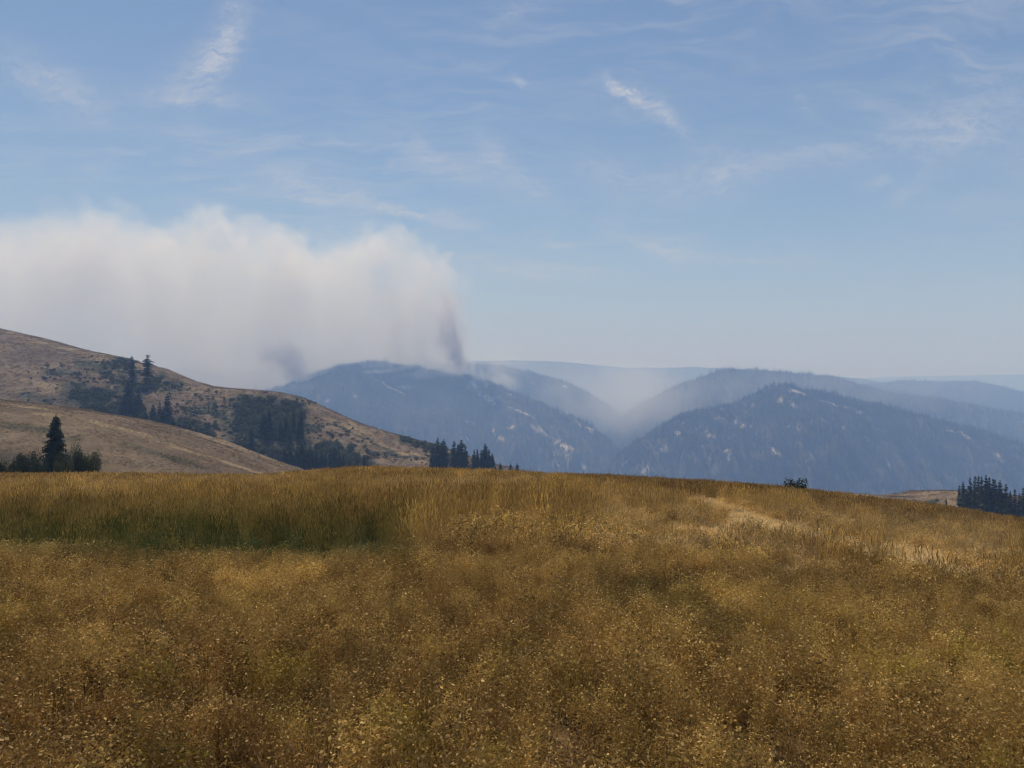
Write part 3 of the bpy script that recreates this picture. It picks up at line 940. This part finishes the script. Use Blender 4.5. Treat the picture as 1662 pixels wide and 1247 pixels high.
# far forest: too many trees to count
def small_conifer(seed):
    V, Fc = conifer_crown(seed, whorls=7, per=5, sprays=2, gap=.08, spread=.21, taper=.8, low=.05)
    me = mesh('far_conifer', V, Fc)
    return me


FARM = leafy('forest_needles', lambda n: n.mix(n.n('ShaderNodeObjectInfo').outputs['Random'], (0.016, 0.024, 0.014), (0.036, 0.046, 0.024)), .1, .8)
FARC = proto_coll('far_conifer', [small_conifer(700 + k) for k in range(4)], FARM)


def forest(name, hill, n, h, seed, keep=1.0, open_=.82):
    r = np.random.default_rng(seed)
    v, f, pa_ = hill.v, hill.f, hill.at['pale']
    q = v[f]
    ar = .5 * np.linalg.norm(np.cross(q[:, 2] - q[:, 0], q[:, 3] - q[:, 1]), axis=1)
    c = q.mean(1)
    px, py = to_px(c[:, 0], c[:, 1], c[:, 2])
    pw = ar * (1 - open_ * pa_[f].mean(1)) * ((px > -40) & (px < 1700) & (py < 880))
    clump = fbm(c[:, 0] / 90, c[:, 1] / 90, 4, seed + 2)
    pw = pw * np.clip(.85 + 1.1 * clump, .12, 2)
    fi = r.choice(len(f), n, p=pw / pw.sum())
    a, b = r.random((n, 1)), r.random((n, 1))
    Q = q[fi]
    P = (Q[:, 0] * (1 - a) + Q[:, 1] * a) * (1 - b) + (Q[:, 3] * (1 - a) + Q[:, 2] * a) * b
    hh_ = h * np.exp(r.normal(0, .28, n))
    w = hh_ * r.uniform(.8, 1.35, n)
    P[:, 2] -= .5
    return scatter(name, FARC, P, np.stack((np.zeros(n), np.zeros(n), r.uniform(0, 6.28, n)), -1), np.stack((w, w, hh_), -1), r.integers(0, 4, n), {'dummy': np.zeros(n)})


forest('ridge_forest', fire, 36000, 19, 801)
forest('smoking_forest', fire2, 36000, 19, 802)
forest('slope_forest', right, 42000, 19, 803)
forest('back_forest', rback, 22000, 22, 805)
forest('distant_forest', rfar, 16000, 22, 811)
forest('valley_forest', lback, 16000, 22, 807)
forest('smoky_forest', lfar, 8000, 22, 809)


# ------------------------------------------------------------------ grass and dry flowering plants of the meadow
def grass_col(n):
    gold, gr, pale, dark, yel, vary = (n.attr(k, 'INSTANCER') for k in ('gold', 'green', 'pale', 'dark', 'yel', 'vary'))
    head = n.attr('head')
    c = n.mix(gold, (0.215, 0.113, 0.032), (0.66, 0.435, 0.12))
    c = n.mix(n.m('MULTIPLY', dark, .7), c, (0.15, 0.070, 0.024))
    c = n.mix(n.mapr(head, .62, .05, 0, .62), c, (0.085, 0.042, 0.017))
    c = n.mix(n.mapr(head, .55, 1.0, 0, .6), c, (0.74, 0.51, 0.205))
    c = n.mix(n.m('MULTIPLY', yel, .8), c, (0.34, 0.28, 0.035))
    c = n.mix(n.m('MULTIPLY', gr, n.m('SUBTRACT', .99, n.m('MULTIPLY', head, .12))), c, (0.034, 0.070, 0.013))
    c = n.mix(n.m('MULTIPLY', pale, .9), c, (0.80, 0.63, 0.34))
    return n.mix(1.0, c, n.comb(*[n.mapr(vary, 0, 1, .45, 1.5, False)] * 3), 'MULTIPLY')


GRM = leafy('dry_grass', grass_col, .36, .6, .15)


def plant(seed, rad, n, h0, h1, pods, podr, wst, leaves=2, lean=.18, branch=.12, heady=(.45, 1.0), spike=0.0):
    """a clump of stems with seed pods, side twigs and narrow leaves"""
    r = random.Random(seed)
    V, Fc, Hd = [], [], []

    def tri(a, b, c, hd):
        i = len(V)
        V.extend((a, b, c))
        Hd.extend((hd,) * 3)
        Fc.append((i, i + 1, i + 2))

    for _ in range(n):
        rr_, a = rad * math.sqrt(r.random()), r.uniform(0, 6.28)
        x, y = rr_ * math.cos(a), rr_ * math.sin(a)
        h = r.uniform(h0, h1)
        la = r.uniform(0, 6.28)
        lx, ly = math.cos(la) * lean * h * r.random() + .07 * h, math.sin(la) * lean * h * r.random()
        fa = r.uniform(0, 3.14)
        wx, wy = math.cos(fa) * wst, math.sin(fa) * wst
        at = lambda q: Vector((x + lx * q * q, y + ly * q * q, h * q * (1 - .08 * q)))
        p0, p1, p2 = at(0), at(.55), at(1)
        w = Vector((wx, wy, 0))
        sh = r.uniform(.35, .7)
        tri(p0 - w, p0 + w, p1 + w * .7, sh)
        tri(p0 - w, p1 + w * .7, p1 - w * .7, sh)
        tri(p1 - w * .7, p1 + w * .7, p2, sh + .1)
        if spike > 0:
            k = at(1 - spike)
            e = Vector((-wy, wx, 0)) * 2.2
            w2 = w * 2.2
            m__ = at(1 - spike * .5)
            sh = r.uniform(.5, .85)
            tri(k, m__ + w2, p2, sh)
            tri(k, p2, m__ - w2, sh)
            tri(k, m__ + e, p2, sh)
            tri(k, p2, m__ - e, sh)
        for _p in range(pods):
            q = r.uniform(*heady)
            b = at(q)
            ba, bl = r.uniform(0, 6.28), branch * h * r.uniform(.2, 1) * (1.3 - q * .6)
            c = b + Vector((math.cos(ba) * bl, math.sin(ba) * bl, bl * r.uniform(.2, .9)))
            s_ = podr * r.uniform(.6, 1.4)
            if bl > .02:
                tri(b, b + Vector((0, 0, wst * 1.4)), c, .5)
            d1 = Vector((r.gauss(0, 1), r.gauss(0, 1), r.gauss(0, 1))).normalized() * s_
            d2 = Vector((r.gauss(0, 1), r.gauss(0, 1), r.gauss(0, 1))).cross(d1).normalized() * s_ * .6
            hd = r.uniform(.12, 1)
            tri(c - d1, c + d2, c + d1, hd)
            tri(c - d1, c + d1, c - d2, hd)
        for _l in range(leaves):
            q = r.uniform(.05, .6)
            b = at(q)
            ba, bl = r.uniform(0, 6.28), r.uniform(.08, .22) * h
            c = b + Vector((math.cos(ba) * bl, math.sin(ba) * bl, bl * r.uniform(-.3, .9)))
            tri(b - w * 1.2, b + w * 1.2, c, r.uniform(.3, .7))
    return mesh('meadow_plant', V, Fc, {'head': Hd})


near_p = [plant(900 + k, .15, 16, .26, .52, 15, .0095, .0026, 3, .22, .20) for k in range(6)]
near_g = [plant(920 + k, .14, 18, .35, .68, 4, .006, .0018, 2, .25, .06, (.75, 1), .2) for k in range(4)]
NEARC = proto_coll('near_plant', near_p + near_g, GRM)
mid_p = [plant(940 + k, .28, 20, .30, .52, 9, .019, .0045, 2, .2, .18) for k in range(5)]
mid_g = [plant(960 + k, .25, 24, .5, .95, 2, .008, .003, 2, .22, .05, (.8, 1), .2) for k in range(4)]
lodg_m = [plant(975 + k, .35, 44, .25, .42, 1, .014, .005, 1, 1.6, .05, (.8, 1), .3) for k in range(3)]
MIDC = proto_coll('mid_plant', mid_p + mid_g + lodg_m, GRM)
far_p = [plant(980 + k, .55, 32, .30, .55, 4, .034, .009, 1, .2, .15) for k in range(4)]
far_g = [plant(990 + k, .5, 34, .5, .92, 1, .015, .006, 1, .2, .05, (.8, 1), .22) for k in range(4)]
lodg = [plant(995 + k, .6, 46, .25, .42, 1, .02, .009, 1, 1.6, .05, (.8, 1), .3) for k in range(3)]
FARG = proto_coll('far_plant', far_p + far_g + lodg, GRM)


def meadow(name, coll, y0, y1, dens, np_, ng, nl, seed, margin=1.0, sc=1.0):
    r = np.random.default_rng(seed)
    n_try = int(dens * (.72 * (y1 ** 2 - y0 ** 2) + 2 * margin * (y1 - y0)))
    y = np.sqrt(r.uniform(y0 ** 2, y1 ** 2, n_try))
    x = r.uniform(-1, 1, n_try) * (.72 * y + margin)
    z = field_z(x, y)
    gold, gr, pale, dark, yel, px, py = field_paint(x, y)
    # tall grass stands in the green hollow, at the back and in drifts; podded plants elsewhere
    tall = np.clip(-.04 + .2 * sst(9, 16, y) + .75 * blob_mask(px + 60 * fbm(x / 3, y / 5, 3, seed + 8), py + 34 * fbm(x / 2.2, y / 4, 3, seed + 9), [(-400, 838, 690, 835, 32), (-400, 800, 760, 800, 30)]) + .5 * sst(9, 16, y) * sst(.05, .3, fbm(x / 5, y / 9, 3, seed)) + .55 * sst(850, 790, py), 0, .95)
    tall = tall * (1 - .8 * pale)
    is_g = r.random(n_try) < tall
    pick = np.where(is_g, np_ + r.integers(0, ng, n_try), r.integers(0, np_, n_try))
    if nl:
        lod = r.random(n_try) < pale * 1.3
        pick = np.where(lod, np_ + ng + r.integers(0, nl, n_try), pick)
    s_ = sc * r.uniform(.72, 1.25, n_try) * np.clip(1 + .28 * fbm(x / 1.3, y / 1.3, 3, seed + 4), .7, 1.4)
    s_ = s_ * (1 - .5 * pale) * (1 - .35 * gr)
    gr2 = np.clip(gr * r.uniform(.45, 1.35, n_try), 0, 1)
    gold2 = np.clip(gold + r.normal(0, .22, n_try), 0, 1)
    bare = fbm(x / .55, y / .8, 3, seed + 6) > .38
    keep = ~(bare & (r.random(n_try) < .7))
    if nl:
        keep &= lod | (r.random(n_try) > .75 * pale)
    A = {'gold': gold2, 'green': gr2, 'pale': np.clip(pale * r.uniform(.7, 1.2, n_try), 0, 1), 'dark': dark, 'yel': np.clip(yel * r.uniform(.3, 1.3, n_try), 0, 1), 'vary': r.random(n_try)}
    A = {k: v[keep] for k, v in A.items()}
    k = int(keep.sum())
    P = np.stack((x, y, z - .02), -1)[keep]
    return scatter(name, coll, P, np.stack((r.normal(0, .1, k), r.normal(.08, .1, k), r.uniform(0, 6.28, k)), -1), np.repeat(s_[keep][:, None], 3, 1), pick[keep], A)


meadow('foreground_grass', NEARC, 1.6, 13.0, 34, 6, 4, 0, 1001, 1.2)
meadow('middle_grass', MIDC, 12.5, 38.0, 14, 5, 4, 3, 1003, 1.5)
meadow('meadow_grass', FARG, 37.0, 118.0, 3.6, 4, 4, 3, 1005, 3.0)


def tussocks(name, hill, n, w, seed):
    r = np.random.default_rng(seed)
    v, f = hill.v, hill.f
    q = v[f]
    c = q.mean(1)
    px, py = to_px(c[:, 0], c[:, 1], c[:, 2])
    ar = np.linalg.norm(np.cross(q[:, 2] - q[:, 0], q[:, 3] - q[:, 1]), axis=1)
    pw = ar * ((px > -30) & (px < 1690) & (py < 790 if hill is not rhill else py < 850)) * np.clip(.5 + 1.5 * fbm(c[:, 0] / 14, c[:, 1] / 9, 4, seed), .05, 2)
    fi = r.choice(len(f), n, p=pw / pw.sum())
    a, b = r.random((n, 1)), r.random((n, 1))
    Q = q[fi]
    P = (Q[:, 0] * (1 - a) + Q[:, 1] * a) * (1 - b) + (Q[:, 3] * (1 - a) + Q[:, 2] * a) * b
    pa_, sc_ = hill.at['pale'][f].mean(1)[fi], hill.at['scrub'][f].mean(1)[fi]
    s_ = w * r.uniform(.5, 1.4, n)
    A = {'gold': np.clip(.35 + .3 * r.normal(size=n), 0, 1), 'green': np.clip(sc_ * 1.1, 0, 1), 'pale': np.clip(pa_ * .7 + .35 * (r.random(n) < .12), 0, 1), 'dark': (r.random(n) < .25) * .8, 'yel': np.zeros(n), 'vary': r.random(n)}
    return scatter(name, TUSC, P, np.stack((r.normal(0, .15, n), r.normal(0, .15, n), r.uniform(0, 6.28, n)), -1), np.stack((s_ * 1.2, s_ * 1.2, s_), -1), r.integers(0, 4, n), A)


def tuss_col(n):
    gold, gr, pale, dark, vary = (n.attr(k, 'INSTANCER') for k in ('gold', 'green', 'pale', 'dark', 'vary'))
    c = n.mix(gold, (0.17, 0.120, 0.078), (0.31, 0.225, 0.135))
    c = n.mix(n.m('MULTIPLY', dark, .5), c, (0.10, 0.072, 0.050))
    c = n.mix(n.m('MULTIPLY', gr, .9), c, (0.050, 0.056, 0.030))
    c = n.mix(n.m('MULTIPLY', pale, .8), c, (0.42, 0.31, 0.18))
    return n.mix(1.0, c, n.comb(*[n.mapr(vary, 0, 1, .65, 1.3, False)] * 3), 'MULTIPLY')


TUSM = leafy('hill_tussock', tuss_col, .3, .7, .2)
TUSC = proto_coll('hill_tussock', [plant(1200 + k, .55, 30, .30, .7, 3, .022, .008, 1, .3, .12) for k in range(4)], TUSM)
tussocks('knoll_grass', knoll, 12000, .6, 1101)
tussocks('hill_grass', big, 52000, 1.5, 1103)
tussocks('far_hill_grass', rhill, 5000, 1.1, 1105)


# ------------------------------------------------------------------ smoke
def smoke_mat(name, col, aniso):
    m_ = bpy.data.materials.new(name)
    m_.use_nodes = True
    n = NT(m_.node_tree)
    n.t.nodes.clear()
    v = n.n('ShaderNodeVolumePrincipled')
    v.inputs['Color'].default_value = tuple(col) + (1,)
    v.inputs['Absorption Color'].default_value = (0, 0, 0, 1)
    v.inputs['Anisotropy'].default_value = aniso
    v.inputs['Density'].default_value = .001
    n.t.links.new(v.outputs[0], n.n('ShaderNodeOutputMaterial').inputs['Volume'])
    m_.cycles.volume_step_rate = 1.6
    return m_


def smoke(name, fn, lo, hi, cell, mat):
    """a cloud of smoke: its density (per km) filled into cells of real size, lo and hi in metres"""
    o = bpy.data.objects.new(name, bpy.data.volumes.new(name))
    COL.objects.link(o)
    o.data.materials.append(mat)
    t = bpy.data.node_groups.new(name + '_density', 'GeometryNodeTree')
    t.interface.new_socket('Geometry', in_out='INPUT', socket_type='NodeSocketGeometry')
    t.interface.new_socket('Geometry', in_out='OUTPUT', socket_type='NodeSocketGeometry')
    n = NT(t)
    vc = n.n('GeometryNodeVolumeCube')
    km = n.vm('SCALE', n.n('GeometryNodeInputPosition').outputs[0], .001)
    n.put(vc.inputs['Density'], fn(n, km))
    vc.inputs['Min'].default_value = lo
    vc.inputs['Max'].default_value = hi
    for a, l, h in zip('XYZ', lo, hi):
        vc.inputs['Resolution ' + a].default_value = max(8, int((h - l) / cell))
    sm_ = n.n('GeometryNodeSetMaterial')
    sm_.inputs['Material'].default_value = mat
    t.links.new(vc.outputs[0], sm_.inputs[0])
    t.links.new(sm_.outputs[0], n.n('NodeGroupOutput').inputs[0])
    md = o.modifiers.new('density', 'NODES')
    md.node_group = t
    return tag(o, kind='stuff')


PD = 4.75        # the plume's middle lies this many km away


def kx(px):
    return (px - CX) / F * PD


def kz(py):
    return ZC / 1000 - (py - HY) / F * PD


def plume(n, km):
    def c(v):
        return n.vm('SUBTRACT', v, (.5, .5, .5))
    w1 = c(n.noise(km, 1.5, 1, .5, col=True))
    w2 = c(n.noise(km, 4.2, 1, .55, col=True))
    p2 = n.vm('ADD', km, n.vm('SCALE', w2, .10))
    w3 = c(n.noise(p2, 10.5, 2, .6, col=True))
    w4 = c(n.noise(p2, 26.0, 2, .6, col=True))
    p = n.vm('ADD', n.vm('ADD', km, n.vm('SCALE', w1, .42)), n.vm('ADD', n.vm('SCALE', w2, .40), n.vm('ADD', n.vm('SCALE', w3, .30), n.vm('SCALE', w4, .15))))
    x, y, z = n.xyz(p)
    prof = [(-420, 345), (0, 360), (130, 372), (200, 366), (280, 388), (340, 368), (400, 358), (450, 378), (540, 404), (600, 394), (650, 400), (700, 430), (725, 470), (745, 520), (758, 580), (770, 720)]
    xa, xb = kx(-420), kx(770)
    zt, zb = kz(335), kz(720)
    cv = n.n('ShaderNodeFloatCurve')
    c = cv.mapping.curves[0]
    pts = [((kx(a) - xa) / (xb - xa), (kz(b) - zb) / (zt - zb)) for a, b in prof]
    c.points[0].location = pts[0]
    c.points[1].location = pts[-1]
    for q in pts[1:-1]:
        c.points.new(*q)
    cv.mapping.update()
    n.put(cv.inputs['Value'], n.mapr(x, xa, xb, 0, 1, False))
    top = n.mapr(cv.outputs[0], 0, 1, zb, zt, False)
    edge = n.mapr(n.m('SUBTRACT', top, z), -.03, .07)
    edge = n.m('MULTIPLY', edge, n.mapr(x, kx(800), kx(722)))
    dep = n.mapr(n.m('ABSOLUTE', n.m('SUBTRACT', y, PD)), .50, .22)
    body = n.noise(p, 2.6, 5, .62)
    lump = n.m('MULTIPLY', n.mapr(body, .36, .62, .55, 1.3), n.mapr(n.noise(p, 7.0, 3, .6), .38, .60, .25, 1.5))
    thin = n.mapr(z, kz(640), kz(470), .75, 1.0)
    return n.m('MULTIPLY', n.m('MULTIPLY', n.m('MULTIPLY', edge, dep), n.m('MULTIPLY', lump, PLUME_D)), thin)


PLUME_D = 3.0
SMOKE_W = smoke_mat('wildfire_smoke', (.972, .935, .860), .42)
SMOKE_D = smoke_mat('sooty_smoke', (.80, .72, .65), .3)
SMOKE_B = smoke_mat('thin_smoke', (.975, .97, .965), .3)
smoke('smoke_plume', plume, (kx(-420) * 1e3, (PD - .8) * 1e3, -330), (kx(850) * 1e3, (PD + .8) * 1e3, kz(330) * 1e3), 16, SMOKE_W)


def puff_fn(c, r, dens, warp=.16, fr=4.0, shear=0.0):
    def fn(n, km):
        w1 = n.vm('SUBTRACT', n.noise(km, fr, 4, .62, col=True), (.5, .5, .5))
        p = n.vm('ADD', km, n.vm('SCALE', w1, warp))
        q = n.vm('DIVIDE', n.vm('SUBTRACT', p, c), r)
        if shear:
            x, y, z = n.xyz(q)
            q = n.comb(n.m('ADD', x, n.m('MULTIPLY', z, shear)), y, z)
        d = n.vm('LENGTH', q, out=1)
        return n.m('MULTIPLY', n.m('MULTIPLY', n.mapr(d, 1.0, .2), n.mapr(n.noise(p, fr * 2.0, 3, .6), .36, .62, .1, 1.5)), dens)
    return fn


def puff(px, py, d, rx, ry, rz, dens, mat, name, warp=1.3, shear=0.0, fr=None):
    c = pix(px, py, d) / 1000
    sc_ = d / F / 1000
    r = (rx * sc_, ry * sc_, rz * sc_)
    m_r = min(r[0], r[2])
    k = 1.1 + abs(shear)
    w = warp * m_r * .35
    lo = [(c[0] - r[0] * k - w) * 1e3, (c[1] - r[1] * 1.1 - w) * 1e3, (c[2] - r[2] * 1.1 - w) * 1e3]
    hi = [(c[0] + r[0] * k + w) * 1e3, (c[1] + r[1] * 1.1 + w) * 1e3, (c[2] + r[2] * 1.1 + w) * 1e3]
    return smoke(name, puff_fn(tuple(c), r, dens, warp * m_r, fr or .55 / m_r, shear), lo, hi, max(6.0, m_r * 1000 / 9), mat)


puff(742, 580, 4330, 18, 20, 34, 36.0, SMOKE_D, 'dark_smoke', shear=.25, warp=2.6, fr=22)
puff(730, 545, 4310, 30, 30, 44, 19.0, SMOKE_D, 'dark_smoke', shear=.1, warp=2.6, fr=17)
puff(728, 500, 4300, 34, 30, 44, 9.0, SMOKE_D, 'dark_smoke', shear=-.2, warp=2.2, fr=13)
puff(480, 605, 4300, 26, 30, 32, 20.0, SMOKE_D, 'dark_smoke', shear=.3, warp=2.6, fr=18)
puff(458, 578, 4300, 52, 40, 32, 11.0, SMOKE_D, 'dark_smoke', shear=.2, warp=2.4, fr=15)
puff(400, 612, 4750, 230, 90, 46, 3.2, SMOKE_W, 'smoke_bank', warp=1.2, fr=5)
puff(520, 612, 4330, 60, 30, 16, 3.0, SMOKE_B, 'ridge_smoke', warp=1.6)
puff(700, 606, 4330, 60, 30, 14, 4.0, SMOKE_B, 'ridge_smoke', warp=1.8, shear=-.6)
puff(612, 603, 4100, 40, 20, 9, 6.0, SMOKE_B, 'ridge_smoke', shear=-1.6, warp=1.8)
puff(560, 606, 4120, 26, 16, 14, 5.0, SMOKE_B, 'ridge_smoke', shear=.8, warp=1.8)
puff(770, 630, 4200, 26, 20, 26, 6.0, SMOKE_B, 'ridge_smoke', shear=-.8, warp=2.0)
puff(660, 592, 4420, 100, 30, 15, 4.0, SMOKE_B, 'ridge_smoke')
puff(776, 612, 4260, 14, 30, 32, 5.5, SMOKE_B, 'ridge_smoke', shear=.7)
puff(800, 648, 4100, 26, 20, 9, 4.0, SMOKE_B, 'ridge_smoke', shear=-.9)
puff(815, 618, 4480, 34, 40, 24, 4.0, SMOKE_B, 'ridge_smoke', shear=.5)
puff(640, 632, 4180, 34, 20, 9, 3.5, SMOKE_B, 'ridge_smoke', shear=-1.2)
puff(1010, 645, 4100, 165, 150, 85, 1.35, SMOKE_B, 'valley_smoke', warp=.5)
puff(810, 585, 4750, 80, 60, 46, 1.3, SMOKE_B, 'valley_smoke', warp=.9)
puff(1350, 632, 4000, 420, 110, 52, .45, SMOKE_B, 'valley_smoke', warp=.6)
puff(960, 622, 7300, 360, 160, 62, .35, SMOKE_B, 'valley_smoke', warp=.5)
puff(470, 645, 4000, 130, 60, 30, 2.0, SMOKE_B, 'valley_smoke', warp=.9)
puff(660, 690, 3800, 260, 120, 90, .25, SMOKE_B, 'valley_smoke', warp=.8)
